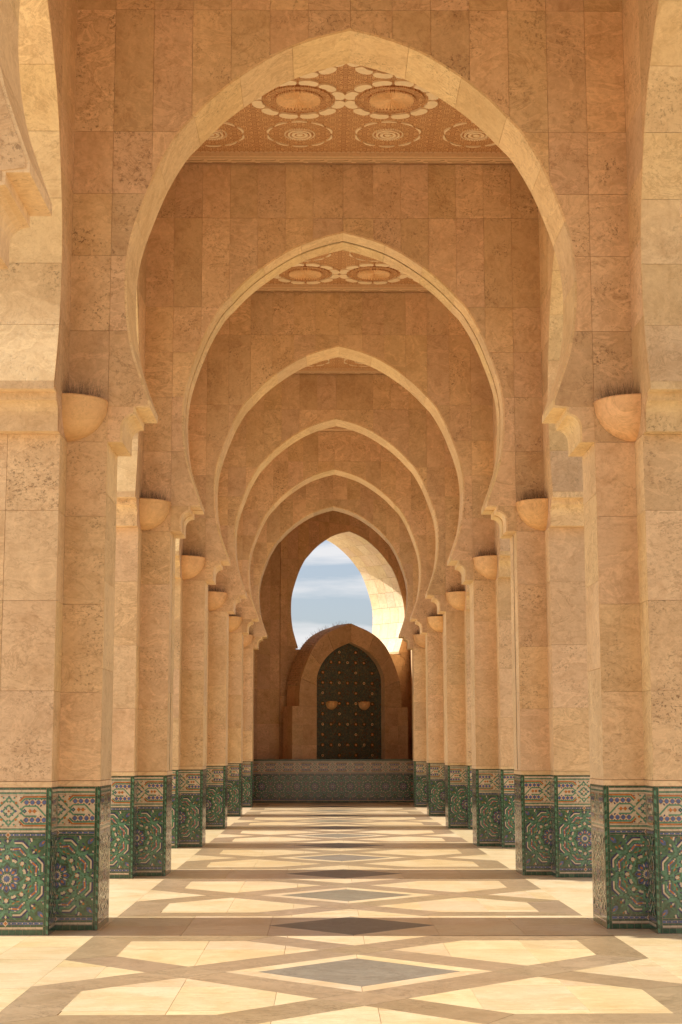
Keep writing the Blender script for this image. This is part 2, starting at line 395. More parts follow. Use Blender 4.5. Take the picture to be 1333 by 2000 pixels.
def rosette(cx, cy):
    """list of (layer, colour, polygon)"""
    E = []
    def add(l, c, p, k): E.append((l, c, rot(p, k * pi / 4, (cx, cy))))
    for k in range(8):
        add(1, 'G', strip(pol(.318, -8), pol(.318, 127), .013), k)
        add(1, 'G', strip(pol(.236, 0), pol(.236, 135), .012), k)
        for rr_, w_ in ((.281, .013), (.214, .012), (.126, .010)):
            for q in pline([pol(rr_ * .924, 0), pol(rr_, 22.5), pol(rr_ * .924, 45)], w_): add(1, 'G', q, k)
        add(1, 'G', strip(pol(.150, 0), pol(.236, 45), .011), k)
        add(1, 'G', strip(pol(.236, 0), pol(.46, 22.5), .013), k); add(1, 'G', strip(pol(.236, 0), pol(.46, -22.5), .013), k)
        add(2, 'k', [(.075, .030), (.110, .022), (.134, 0), (.110, -.022), (.075, -.030), (.10, 0)], k)
        add(2, 'b', [(.046, 0), (.062, .024), (.088, .024), (.110, 0), (.088, -.024), (.062, -.024)], k)
        add(3, 'n', [(.090, .012), (.106, 0), (.090, -.012), (.082, 0)], k)
        add(3, 'o', [(.054, 0), (.070, .011), (.090, 0), (.070, -.011)], k)
        a = rot([(.018, .008), (.050, 0), (.018, -.008)], pi / 8); add(3, 'w', a, k)
        a = rot([(.058, 0), (.078, .007), (.094, 0), (.078, -.007)], pi / 8); add(3, 'w', a, k)
        # kidney
        for c, r0, wd, l in (('n', .161, .022, 2), ('w', .148, .020, 4)):
            for q in pline([pol(r0, 22.5 - 7), pol(r0 + .008, 22.5), pol(r0, 22.5 + 7)], wd): add(l, c, q, k)
        # small star
        add(3, 'n', [(.172, 0), (.188, .026), (.196, .022), (.184, 0), (.196, -.022), (.188, -.026)], k)
        add(3, 'o', [(.170, 0), (.150, .020), (.166, .018)], k); add(3, 'o', [(.170, 0), (.150, -.020), (.166, -.018)], k)
        add(4, 'w', [(.152, .004), (.172, .016), (.182, .012), (.190, 0), (.182, -.012), (.172, -.016), (.152, -.004)], k)
        # inner amber kites
        for sg in (1, -1):
            a = rot([(.198, 0), (.206, .022), (.202, .036), (.194, .016)], radians(22.5)); a = [(x, y * sg) for x, y in a] if sg < 0 else a
            add(3, 'o', a, k)
        b0 = [pol(.236, 10), pol(.257, 22.5), pol(.236, 35)]
        for q in pline([(x * 1.0, y) for x, y in b0], .028): add(2, 'b', q, k)
        for q in pline(b0, .014): add(3, 'o', q, k)
        for aa, rr in ((7.2, .236), (22.5, .257), (37.8, .236)): x, y = pol(rr, aa); add(4, 'w', dia(x, y, .0085), k)
        for aa in (11, 34): x, y = pol(.236, aa); add(4, 'w', dia(x, y, .0085), k)
        b1 = [pol(.289, 11), pol(.307, 22.5), pol(.289, 34)]
        for q in pline([pol(.301, 10), pol(.322, 22.5), pol(.302, 35)], .014): add(3, 'n', q, k)
        for q in pline(b1, .0135): add(3, 'w', q, k)
        add(3, 'D', dia(.236, 0, .010), k)
        add(3, 'n', [(.285, 0), (.300, .030), (.312, .024), (.300, 0), (.312, -.024), (.300, -.030)], k)
        add(4, 'w', [(.283, 0), (.300, .010), (.312, 0), (.300, -.010)], k); add(4, 'o', dia(.322, 0, .012), k)
        # corner flowers
        add(3, 'k', [(.352, .028), (.385, .030), (.405, 0), (.385, -.030), (.352, -.028)], k)
        add(4, 'b', [(.360, 0), (.378, .018), (.410, .016), (.430, 0), (.410, -.016), (.378, -.018)], k)
        add(5, 'o', [(.385, 0), (.405, .008), (.425, 0), (.405, -.008)], k)
        for sg in (1, -1):
            for q in pline([pol(.345, sg * 12), pol(.362, sg * 14.5), pol(.362, sg * 18)], .018): add(3, 'n', q, k)
            for q in pline([pol(.352, sg * 11.5), pol(.372, sg * 14.5), pol(.373, sg * 18)], .014): add(4, 'w', q, k)
    E.append((2, 'w', [(cx + x, cy + y) for x, y in [pol(.030 if i % 2 else .046, 22.5 * i) for i in range(16)]]))
    E.append((5, 'b', [(cx + x, cy + y) for x, y in [pol(.022 if i % 2 else .029, 22.5 * i) for i in range(16)]]))
    return E
BH = 1.165 / 1735                       # metres per measured unit of height
def zz(y): return (1830 - y) * BH
def band_motif(cx, cy):
    E = []
    def A(l, c, p):
        fx = abs(sum(q[0] for q in p)) < 1e-9; fy = abs(sum(q[1] for q in p)) < 1e-9
        for sx in ((1,) if fx else (1, -1)):
            for sy in ((1,) if fy else (1, -1)): E.append((l, c, [(cx + x * sx, cy + y * sy) for x, y in p]))
    for q in pline([(.085, .080), (.122, .116), (.40, .116)], .015): A(2, 'o', q)
    for q in pline([(.095, .066), (.130, .100), (.40, .100)], .013): A(2, 'G', q)
    for q in pline([(.10, .012), (.128, .040), (.225, .040), (.300, -.040), (.40, -.040)], .013): A(2, 'G', q)
    for q in pline([(.0, .112), (.115, -.003)], .015): A(2, 'G', q)
    for q in pline([(.0, .066), (.05, .112)], .014): A(2, 'G', q)
    for q in pline([(.0, .050), (.05, .0)], .014): A(2, 'G', q)
    for q in pline([(.02, .09), (.10, .01)], .008): A(1, 'g', q)
    for x in (.142, .190, .238, .286, .334):
        A(2, 'o', dia(x, .070, .0255)); A(3, 'b', [(x + a, .070 + b) for a, b in [pol(.0180, 22.5 + 45 * i) for i in range(8)]])
        A(2, 'n', dia(x + .024, .092, .006)); A(2, 'n', dia(x + .024, .048, .006))
    for x in (.172, .208, .345): A(3, 'o', dia(x, 0, .017, .019)); A(2, 'n', dia(x + .019, 0, .004))
    A(3, 'n', dia(.258, .042, .008)); A(3, 'n', dia(.128, 0, .019)); A(4, 'G', dia(.128, 0, .010))
    A(3, 'n', dia(.0, .128, .022, .014)); A(3, 'n', [(.0, .12), (.03, .135), (.012, .14)]); A(3, 'n', dia(.096, .108, .007)); A(3, 'o', dia(.058, .118, .008))
    A(3, 'o', dia(.058, .066, .013)); A(3, 'w', dia(0, .062, .013)); A(3, 'w', dia(.088, .030, .011)); A(3, 'w', dia(.034, .095, .012))
    A(3, 'o', dia(0, 0, .011)); A(3, 'b', dia(.056, 0, .012)); A(3, 'n', dia(.018, .018, .007)); A(3, 'n', dia(.032, .032, .007))
    return E
def zellige(x0, x1, ros, bands, corner=(False, False), sq=.056):
    """everything on a dado face from x0 to x1; ros/bands: x positions of the motifs (0 = on the centre)"""
    E = [(0, 'm', [(x0, 0), (x1, 0), (x1, ZDADO), (x0, ZDADO)])]
    xa, xb = x0 + (.040 if corner[0] else 0), x1 - (.040 if corner[1] else 0)
    def row(ya, yb, c, step, gap=.0022, jit=0.0):
        n = max(1, round((xb - xa) / step)); s = (xb - xa) / n
        for i in range(n):
            cc = c if isinstance(c, str) else random.choice(c)
            E.append((1, cc, [(xa + s * i + gap / 2, zz(yb) + .001), (xa + s * (i + 1) - gap / 2, zz(yb) + .001), (xa + s * (i + 1) - gap / 2, zz(ya) - .001), (xa + s * i + gap / 2, zz(ya) - .001)]))
    row(1765, 1826, ['D', 'D', 'D', 'g'], sq); row(1733, 1757, 'w', .06); row(1708, 1731, 'D', .05)
    row(1675, 1706, 'b', .045); row(1654, 1673, 'D', .05)
    row(668, 688, 'D', .05); row(642, 666, 'b', .045); row(628, 641, 'D', .05)
    row(600, 625, 'w', .05); row(577, 598, 'G', .045); row(558, 575, 'w', .06)
    row(172, 190, 'w', .06); row(150, 170, 'G', .045); row(120, 148, 'w', .05); row(97, 118, 'D', .05)
    for cx in ros:
        for yy in (1690, 654):
            E.append((3, 'w', dia(cx, zz(yy), .022, .026))); E.append((4, 'o', dia(cx, zz(yy), .014, .016)))
    n = int((xb - xa) / .045)
    for i in range(n):
        for yy in (1690, 654): E.append((2, 'w', dia(xa + .03 + i * .045, zz(yy), .006)))
    F = [(1, 'g', [(xa, zz(1650)), (xb, zz(1650)), (xb, zz(692)), (xa, zz(692))])]
    gy = (zz(1650) + zz(692)) / 2
    for j, cx in enumerate(ros):
        l = xa if j == 0 else (ros[j - 1] + cx) / 2; r = xb if j == len(ros) - 1 else (ros[j + 1] + cx) / 2
        for rr_, nn_, sz in ((.118, 16, .013), (.182, 24, .012), (.262, 32, .013), (.335, 40, .015), (.375, 48, .014), (.43, 56, .015)):
            for q in range(nn_):
                a_ = 2 * pi * (q + .5) / nn_; c_ = ('k', 'D', 'n', 'G', 'D', 'o', 'D', 'w')[(q * 5 + int(rr_ * 100)) % 8]
                p = clip_rect(rot([(sz, 0), (0, sz * .55), (-sz, 0), (0, -sz * .55)], a_ + (pi / 2 if q % 2 else 0), (cx + rr_ * cos(a_), gy + rr_ * sin(a_))), max(xa, l), min(xb, r), zz(1648), zz(694))
                if len(p) > 2: F.append((1.9, c_, p))
    for j, cx in enumerate(ros):
        l = xa if j == 0 else (ros[j - 1] + cx) / 2; r = xb if j == len(ros) - 1 else (ros[j + 1] + cx) / 2
        for (l_, c, p) in rosette(cx, (zz(1650) + zz(692)) / 2):
            p = clip_rect(p, max(xa, l), min(xb, r), zz(1648), zz(694))
            if len(p) > 2: F.append((l_ + 1, c, p))
    F.append((1, 'w', [(xa, zz(556)), (xb, zz(556)), (xb, zz(192)), (xa, zz(192))]))
    for j, cx in enumerate(bands):
        l = xa if j == 0 else (bands[j - 1] + cx) / 2; r = xb if j == len(bands) - 1 else (bands[j + 1] + cx) / 2
        for (l_, c, p) in band_motif(cx, (zz(556) + zz(192)) / 2):
            p = clip_rect(p, max(xa, l), min(xb, r), zz(554), zz(194))
            if len(p) > 2: F.append((l_ + 1, c, p))
    for side, on in ((0, corner[0]), (1, corner[1])):
        if not on: continue
        e0, e1 = (x0, x0 + .018) if side == 0 else (x1 - .018, x1)      # hatched edge
        s0, s1 = (x0 + .020, x0 + .038) if side == 0 else (x1 - .038, x1 - .020)
        nn = 34
        for i in range(nn):
            a, b = zz(1826) + (zz(97) - zz(1826)) * i / nn, zz(1826) + (zz(97) - zz(1826)) * (i + 1) / nn; sl = .010
            E.append((1, 'D' if i % 2 else 'G', [(e0, a + sl), (e1, a), (e1, b - .0015), (e0, b + sl - .0015)]))
            if i % 2 == 0: b2 = zz(1826) + (zz(97) - zz(1826)) * min(nn, i + 2) / nn; E.append((1, 'D', [(s0, a), (s1, a), (s1, b2 - .002), (s0, b2 - .002)]))
    return E + F
def zel_mesh(E, mir=1):
    V, F, I = [], [], []
    for q_, (l, c, p) in enumerate(E):
        l += (q_ % 97) * .0085
        if mir < 0: p = [(-x, y) for x, y in p]
        p = clean(p)
        if len(p) < 3 or abs(area(p)) < 1e-7: continue
        if area(p) < 0: p = p[::-1]
        k = len(V); V += [(x, -.0012 * l, y) for x, y in p]; F.append(tuple(range(k, k + len(p)))); I.append(PAL.index(c))
    return V, F, I
def zel_data(E, mir=1):
    V, F, I = zel_mesh(E, mir)
    me = bpy.data.meshes.new('tile_panel'); me.from_pydata(V, [], F)
    for k in PAL: me.materials.append(GL[k])
    me.polygons.foreach_set('material_index', I); me.update(); return me
def link(name, me, parent, loc=(0, 0, 0), rz=0):
    o = bpy.data.objects.new(name, me); C.objects.link(o); o.location = loc; o.rotation_euler = (0, 0, rz); o.parent = parent; return o
Z_FULL = zel_data(zellige(-T / 2, T / 2, [0], [0], (True, True)))
Z_R = zel_data(zellige(0, ARM, [0], [0], (False, True)))
Z_L = zel_data(zellige(0, ARM, [0], [0], (False, True)), -1)

# ------------------------------------------------------------------ piers
SK = .020                                    # stone skin
def cross(r_out, ins=0.0):
    a = T / 2 - ins; b = T / 2 + ARM - ins
    return [(b, -a), (b, a), (a, a), (a, b), (-a, b), (-a, a), (-b, a), (-b, -a), (-a, -a), (-a, -b), (a, -b), (a, -a)]
XY = lambda a, b, d: (a, b, d)
_core = {}
def slab_mesh(w_, h_, n):
    key = (round(w_, 4), round(h_, 4), n)
    if key not in _core:
        v, f = box(-w_ / 2, w_ / 2, -.0, SK, -h_ / 2, h_ / 2)
        me = bpy.data.meshes.new('slab'); me.from_pydata(v, [], f); me.materials.append(M['pier']); me.update(); _core[key] = me
    return _core[key]
def soff_mesh(w_, h_, n=0):
    key = ('s', round(w_, 4), round(h_, 4))
    if key not in _core:
        v, f = box(-w_ / 2, w_ / 2, -.0, SK, -h_ / 2, h_ / 2)
        me = bpy.data.meshes.new('slab'); me.from_pydata(v, [], f); me.materials.append(M['soffit']); me.update(); _core[key] = me
    return _core[key]
def pier(x, y, s, label, joint=False):
    """s = +1: the aisle lies on its +x side"""
    r = empty('pier', label, 'stone pier', (x, y, 0), 0, 'piers carrying the arches along the aisle')
    v1 = prism(cross(0, .0065), .0, ZSP - .006, XY); v2 = box(-T / 2 + SK + .001, T / 2 - SK - .001, -T / 2 + SK + .001, T / 2 - SK - .001, ZSP - .02, ZTOP)
    obj('pier_core', *merge(v1, v2), M['mortar'], r)
    # faces: (centre x, centre y, width, angle so that local -y points outwards)
    A, B = T / 2, T / 2 + ARM
    front = 0.0; ais = s * pi / 2
    fc = [(s * (A + ARM / 2), -A, ARM, front, 'arm'), (0, -B, T, front, 'end'), (-s * (A + ARM / 2), -A, ARM, front, 'arm'),
          (s * A, -(A + ARM / 2), ARM, ais, 'side'), (s * B, 0, T, ais, 'inner'), (s * A, A + ARM / 2, ARM, ais, 'side2')]
    bk = [(s * (A + ARM / 2), A, ARM, pi), (0, B, T, pi), (-s * (A + ARM / 2), A, ARM, pi), (-s * A, -(A + ARM / 2), ARM, -ais), (-s * B, 0, T, -ais), (-s * A, A + ARM / 2, ARM, -ais)]
    zrows = [1.215, 1.946, 2.686, 3.439, ZSP]
    for (fx, fy, wd, ang, kd) in fc:
        n = Vector((sin(ang), -cos(ang)))              # outward
        cuts = [(-wd / 2, wd / 2)]
        if kd == 'end': cuts = [(-wd / 2, .10), (.10, wd / 2)] if s < 0 else [(-wd / 2, -.10), (-.10, wd / 2)]
        if kd == 'inner': cuts = [(-wd / 2, -.03), (.03, wd / 2)] if joint else [(-wd / 2, wd / 2)]
        for j, (z0, z1) in enumerate(zip(zrows, zrows[1:])):
            zo = 0 if kd != 'inner' else (.20 if 0 < j else 0)
            zo1 = 0 if kd != 'inner' or j == 3 else .20
            for c0, c1 in cuts:
                w_ = c1 - c0 - 2 * G; h_ = (z1 + zo1) - (z0 + zo) - 2 * G
                t = Vector((cos(ang), sin(ang)))
                pos = Vector((fx, fy)) + t * (c0 + c1) / 2 - n * SK + n * (SK + random.uniform(0, .003))
                me = (soff_mesh if kd in ('inner', 'side', 'side2') else slab_mesh)(w_, h_, 0)
                link('slab', me, r, (pos.x, pos.y, (z0 + zo + z1 + zo1) / 2), ang)
    if joint:
        v, f = box(s * (T / 2 + ARM) - .006, s * (T / 2 + ARM) + .006, -.028, .028, 1.23, ZSP - .01); obj('joint_seal', v, f, M['seal'], r, (-s * .008, 0, 0))
    for (fx, fy, wd, ang) in bk:
        n = Vector((sin(ang), -cos(ang)))
        me = slab_mesh(wd - .002, ZSP - 1.22, 0); link('slab', me, r, (fx, fy, (ZSP + 1.22) / 2), ang)
    # stone fillet above the tiles, running round the cross
    o_ = cross(0, -.004)
    v, f = prism(o_, ZDADO + .004, 1.211, XY); obj('stone_fillet', v, f, M['soffit'], r)
    # dado faces
    for (fx, fy, wd, ang) in [q[:4] for q in fc] + bk:
        n = Vector((sin(ang), -cos(ang))); t = Vector((cos(ang), sin(ang)))
        if abs(wd - T) < .01: me, p = Z_FULL, Vector((fx, fy))
        else:
            # rosette centre sits in the re-entrant corner
            inn = Vector((A if fx > 0 else -A, A if fy > 0 else -A))
            me = Z_R if (Vector((fx, fy)) - inn).dot(t) > 0 else Z_L
            p = inn
        o = link('tile_panel', me, r, (p.x + n.x * .001, p.y + n.y * .001, 0), ang); stuff(o)
    return r

# ------------------------------------------------------------------ sconces (quarter bowls wedged in the corner)
def bowl_mesh(a0, a1, r=.345, h=.325, th=.03, n=14, mz=9):
    V, F = [], []
    def ring(rr, z):
        k = len(V)
        for i in range(n + 1):
            a = a0 + (a1 - a0) * i / n; V.append((rr * cos(a), rr * sin(a), z))
        return k
    rings = []
    for j in range(mz + 1):
        t = j / mz * pi / 2; rings.append(ring(r * sin(t) + .001, -h * cos(t)))
    rings.append(ring(r + .006, .006)); rings.append(ring(r + .004, .022)); rings.append(ring(r - th, .020))
    for j in range(mz, 1, -1):
        t = j / mz * pi / 2; rings.append(ring((r - th) * sin(t), -(h - th) * cos(t)))
    for a, b in zip(rings, rings[1:]):
        for i in range(n): F.append((a + i, a + i + 1, b + i + 1, b + i))
    return V, F
def spikes(n, a0, a1, r, z, l0, l1, rad=.0017):
    V, F = [], []
    rr = random.Random(3)
    for i in range(n):
        a = a0 + (a1 - a0) * (i + rr.random()) / n; q = r * rr.uniform(.35, .95); x, y = q * cos(a), q * sin(a)
        l = rr.uniform(l0, l1); tl = Vector((rr.uniform(-.35, .35), rr.uniform(-.35, .35), 1)).normalized() * l
        b = Vector((x, y, z)); k = len(V)
        for t in range(3): V.append((b.x + rad * cos(t * 2.09), b.y + rad * sin(t * 2.09), b.z))
        V.append(tuple(b + tl)); F += [(k, k + 1, k + 3), (k + 1, k + 2, k + 3), (k + 2, k, k + 3)]
    return V, F
def sconce(x, y, s, label):
    """corner at (x, y); opens towards -y and towards s*x"""
    r = empty('wall_sconce', label, 'wall sconce', (x, y, 4.415), 0, 'quarter bowl sconces in the corners below the arches')
    a0, a1 = (-pi / 2, 0) if s > 0 else (-pi, -pi / 2)
    v, f = bowl_mesh(a0 + .012, a1 - .012); obj('bowl', v, f, M['bowl'], r, smooth=True)
    v, f = spikes(230, a0 + .05, a1 - .05, .33, -.05, .14, .27); o = obj('bird_spikes', v, f, M['spike'], r); stuff(o)
    return r

# ------------------------------------------------------------------ ground and floor
v, f = [(-600, -300, -.012), (600, -300, -.012), (600, 900, -.012), (-600, 900, -.012)], [(0, 1, 2, 3)]
g_ = obj('ground', v, f, M['plaza']); g_['kind'] = 'structure'
fl = empty('floor', None, None, (0, 0, 0), kind='structure')
def shrink(p, dd=.0018):
    cx = sum(q[0] for q in p) / len(p); cy = sum(q[1] for q in p) / len(p); out = []
    for x, y in p:
        l = math.hypot(x - cx, y - cy); k = 1 - dd * 1.4 / max(l, .02); out.append((cx + (x - cx) * k, cy + (y - cy) * k))
    return out
FD, FI, FA, R1_, R2r, HB = .68, .895, 1.43, 1.73, 2.07, SP / 2
def sym(p, k):           # the eight symmetries of the square
    x = [(a, b) for a, b in p]
    if k & 1: x = [(-a, b) for a, b in x]
    if k & 2: x = [(a, -b) for a, b in x]
    if k & 4: x = [(b, a) for a, b in x]
    return x
def grid_cut(p, sx, sy, ox=0, oy=0):
    out = []
    xs = [q[0] for q in p]; ys = [q[1] for q in p]
    i0, i1 = math.floor((min(xs) - ox) / sx), math.ceil((max(xs) - ox) / sx); j0, j1 = math.floor((min(ys) - oy) / sy), math.ceil((max(ys) - oy) / sy)
    for j in range(j0, j1):
        for i in range(i0, i1):
            q = clean(clip_rect(p, ox + i * sx, ox + (i + 1) * sx, oy + j * sy, oy + (j + 1) * sy))
            if len(q) > 2 and abs(area(q)) > .0015: out.append(q)
    return out
cc = (FA - FI) / 2; cm = (FA + FI) / 2
pieces = []      # (material, polygon) around the bay centre
pieces.append(('slate', [(FD, 0), (0, FD), (-FD, 0), (0, -FD)]))
for k in range(4): pieces.append(('floor', sym([(FD, 0), (FI, 0), (0, FI), (0, FD)], k)))
for k in range(4): pieces.append(('granite', sym([(cm, cc), (FI, 0), (0, FI), (cc, cm)], k)))
for k in (0, 1, 4, 5): pieces.append(('granite', sym([(FI, 0), (cm, cc), (FA, 0), (cm, -cc)], k)))
for k in range(8): pieces.append(('granite', sym([(FA, 0), (cm, -cc), (R1_, -(R1_ - FI)), (R2r, -(R2r - FA))], k)))
for k in range(8): pieces.append(('granite', sym([(R1_, -(R1_ - FI)), (R2r, -(R2r - FA)), (R2r, -R2r), (R1_, -R1_)], k)))
for k in range(4):
    hx = sym([(cc, cm), (cm, cc), (R1_, R1_ - FI), (R1_, R1_), (R1_ - FI, R1_)], k)
    for q in grid_cut(hx, .60, .93, .075, .27): pieces.append(('floor', q))
for k in (0, 1, 4, 5):
    for q in grid_cut(sym([(FA, 0), (R2r, R2r - FA), (R2r, -(R2r - FA))], k), .6, .93, .075, .27): pieces.append(('floor', q))
# the strip between two bays, centred on the piers (v = offset from the pier line)
strip_p = [('slate', [(.70, 0), (0, .70), (-.70, 0), (0, -.70)])]
for k in range(4):
    for q in grid_cut([(0, .70), (.70, 0), (R2r, 0), (R2r, HB - R2r), (0, HB - R2r)], .69, .80): strip_p.append(('floor', sym(q, k)))
side_p = []
for sx in (1, -1):
    i = 0
    for q in grid_cut([(R2r, -HB), (3.6, -HB), (3.6, HB), (R2r, HB)], .51, .70, R2r, -HB): side_p.append(('floor', [(sx * a, b) for a, b in q]))
XYf = lambda a, b, d: (a, b, d)
def lay(cy, lst, single):
    groups = {}
    for mname, p in lst:
        p = shrink(clean([(a, b + cy) for a, b in p]))
        if single:
            piece('floor_slab', p, -.010, random.uniform(-.0006, .0), XYf, M[mname], fl)
        else: groups.setdefault(mname, []).append(prism(p, -.010, 0, XYf))
    for k, ms in groups.items():
        o = obj('paving', *merge(*ms), M[k], fl); stuff(o)
for b in range(-2, 6):
    cy = Y1C + SP * (b + .5)
    # bay -1 is the one in front of the first full arch
    lay(cy, pieces, b in (-1, 0)); lay(cy, side_p, b in (-1,)); lay(cy + HB, strip_p, b in (-1, 0))
v, f = box(-3.6, 3.6, -6, 50, -.011, -.0075); o = obj('bedding', v, f, M['mortar'], fl)

# ------------------------------------------------------------------ arcade
ORD = ['nearest', 'first', 'second', 'third', 'fourth', 'fifth', 'sixth', 'seventh']
NARCH = 6
where = {0: 'cut off by the view, only its corbels showing', 1: 'framing the whole view, widest and tallest', 2: 'with a dark expansion joint down its soffit',
         3: 'third in line, last with a sliver of carved ceiling', 4: 'fourth in line, no ceiling seen beneath', 5: 'fifth in line, thin pale rim', 6: 'smallest of the aisle arches, around the dark end bay'}
for k in range(0, NARCH + 1):
    lb = 'horseshoe arch across the aisle, ' + where[k]
    r = empty('transverse_arch', lb, 'stone arch', (0, Y1C + (k - 1) * SP, 0), 0, 'pointed horseshoe arches across the aisle')
    arch_wall(r, joint=(k == 2))
HWL = SP / 2 - T / 2
for k in range(0, NARCH):
    for s in (-1, 1):
        side = 'left' if s < 0 else 'right'
        lb = f'travertine side arch along the {side} of the aisle, between {ORD[k]} and {ORD[k+1]} cross arches'
        if k == 0: lb = f'travertine side arch at the {side} edge of the view, beside the nearest corbel'
        r = empty('side_arch', lb, 'stone arch', (s * PX, Y1C + (k - .5) * SP, 0), s * -pi / 2, 'side arches along the aisle')
        arch_wall(r, hw=HWL, us=HWL / HW, slabs='coarse')
for k in range(0, NARCH + 1):
    for s in (1, -1):
        side = 'left' if s > 0 else 'right'
        lb = f'travertine pier with green tiled base, {side} side under the {ORD[k]} cross arch' if k else f'travertine pier at the {side}, standing before the first full arch'
        pier(-s * PX, Y1C + (k - 1) * SP, s, lb, joint=(k == 2))
        if k:
            sconce(-s * HW, Y1C + (k - 1) * SP - T / 2, s, f'terracotta quarter bowl sconce with bird spikes, {side} side under the {ORD[k]} cross arch')

# ------------------------------------------------------------------ ceilings and roof
def disc_ring(r0, r1, z, h, n=48):
    V, F = [], []
    for i in range(n):
        a = 2 * pi * i / n
        V += [(r0 * cos(a), r0 * sin(a), z), (r1 * cos(a), r1 * sin(a), z), (r0 * cos(a), r0 * sin(a), z - h), (r1 * cos(a), r1 * sin(a), z - h)]
    for i in range(n):
        a, b = 4 * i, 4 * ((i + 1) % n)
        F += [(a + 2, a + 3, b + 3, b + 2), (a + 1, b + 1, b + 3, a + 3), (a, a + 2, b + 2, b)]
    return V, F
def kidney():
    pts = []
    r, w_, hgt = .435, .118, .075
    outer = [(-.108, -.010), (-.112, .020), (-.092, .050), (-.055, .070), (0, .078), (.055, .070), (.092, .050), (.112, .020), (.108, -.010), (.085, -.048), (.045, -.044), (0, -.034), (-.045, -.044), (-.085, -.048)]
    v, f = prism([(x * .95, y * 1.0) for x, y in outer], 0, -.022, XY)
    return v, f
kv, kf = kidney(); KME = bpy.data.meshes.new('petal'); KME.from_pydata(kv, [], kf); KME.materials.append(M['petal']); KME.update()
def mk(name, v, f, mat):
    me = bpy.data.meshes.new(name); me.from_pydata(v, [], f); me.materials.append(mat); me.update(); return me
sv, sf = [(0, 0, -.005)], []
for i in range(72):
    a = 2 * pi * i / 72; rr = .240; sv.append((rr * cos(a), rr * sin(a), -.034 if i % 2 else -.008))
for i in range(72): sf.append((0, 1 + (i + 1) % 72, 1 + i))
SUNB = mk('sunburst', sv, sf, M['sunburst'])
RIMB = mk('carved_ring', *merge(disc_ring(.240, .262, 0, .030), disc_ring(.345, .353, 0, .022)), M['carved'])
LACE = mk('lace_ring', *disc_ring(.262, .345, 0, .016), M['carved'])
beads = [disc_ring(.115, .135, 0, .02), disc_ring(.06, .092, 0, .02), disc_ring(.0, .035, 0, .02)]
for i in range(36):
    a = 2 * pi * i / 36; beads.append(prism([(.168 * cos(a) + q[0], .168 * sin(a) + q[1]) for q in [pol(.010, 60 * j) for j in range(6)]], 0, -.014, XY))
BEAD = mk('bead_rings', *merge(*beads), M['petal'])
arc = []
for i in range(10):
    a0 = 2 * pi * i / 10 + .07; a1 = 2 * pi * (i + 1) / 10 - .07
    pi_ = [(.355 * cos(a0 + (a1 - a0) * t / 6), .355 * sin(a0 + (a1 - a0) * t / 6)) for t in range(7)]; po = [((.362 + .022 * sin(pi * t / 6)) * cos(a0 + (a1 - a0) * t / 6), (.362 + .022 * sin(pi * t / 6)) * sin(a0 + (a1 - a0) * t / 6)) for t in range(7)]
    arc.append(prism(pi_ + po[::-1], 0, -.016, XY))
ARCS = mk('arc_ring', *merge(*arc), M['petal'])
DISC = mk('dark_disc', *prism([pol(.352, 7.5 * i) for i in range(48)], 0, -.006, XY), M['carved'])
CUR = .27
for b in range(0, NARCH + 1):
    cy = Y1C + (b - .5) * SP
    c = empty('ceiling', None, None, (0, cy, ZCEIL + .055), kind='structure')
    hx, hy = HW - CUR, HWL - CUR
    v, f = box(-HW, HW, -HWL, HWL, 0, .12); obj('carved_panel', v, f, M['carved'], c)
    # cornice: flat border with grooves
    for (x0, x1, y0, y1) in ((-HW + .012, HW - .012, HWL - CUR, HWL - .030), (-HW + .012, HW - .012, -HWL + .014, -HWL + CUR), (-HW + .012, -HW + CUR, -hy + .001, hy - .001), (HW - CUR, HW - .012, -hy + .001, hy - .001)):
        v, f = box(x0, x1, y0, y1, -.055, -.0005); obj('cornice', v, f, M['cornice'], c)
    if b in (1, 2, 3):
        # greek key grooves: short raised links along the border nearest the far wall
        ms = []
        for i in range(16):
            x = -HW + .15 + i * .30
            ms.append(prism([(x, HWL - .11), (x + .20, HWL - .11), (x + .26, HWL - .14), (x + .26, HWL - .155), (x + .19, HWL - .125), (x, HWL - .125)], -.058, -.053, XY))
            ms.append(prism([(x + .06, HWL - .060), (x + .30, HWL - .060), (x + .30, HWL - .072), (x + .06, HWL - .072)], -.058, -.053, XY))
        ms.append(box(-HW + .02, HW - .02, HWL - .045, HWL - .040, -.058, -.053)); ms.append(box(-HW + .02, HW - .02, HWL - .215, HWL - .208, -.058, -.053))
        o = obj('key_pattern', *merge(*ms), M['groove'], c); stuff(o)
        ms = [box(-HW + CUR + .06 * i, -HW + CUR + .06 * i + .04, HWL - CUR - .035, HWL - CUR - .01, -.012, -.0005) for i in range(int((2 * HW - 2 * CUR) / .06))]
        o = obj('dentils', *merge(*ms), M['cornice'], c); stuff(o)
        for i, px_ in enumerate((-1.59, -.53, .53, 1.59)):
            for j, py in enumerate((-1.60, -.565, .565, 1.60)):
                inner = i in (1, 2) and j in (1, 2)
                petal = inner if b % 2 else not inner
                if j < 1: continue
                md = link('medallion', DISC, c, (px_, py, 0)); md.scale = (1.06, 1.06, 1.15)
                if petal:
                    link('sunburst', SUNB, md, (0, 0, -.004)); link('carved_ring', RIMB, md); link('lace_ring', LACE, md)
                    for q in range(12):
                        a = radians(15 + 30 * q); o = link('petal', KME, md, (.437 * cos(a), .437 * sin(a), -.0005), a - pi / 2)
                else:
                    link('bead_rings', BEAD, md, (0, 0, -.004)); link('arc_ring', ARCS, md)
v, f = merge(box(-PX - T / 2 - .3, PX + T / 2 + .3, Y1C - SP * 2.2, Y1C + SP * (NARCH + .1), ZTOP, ZTOP + .35)); o = obj('roof', v, f, M['stone']); o['kind'] = 'structure'

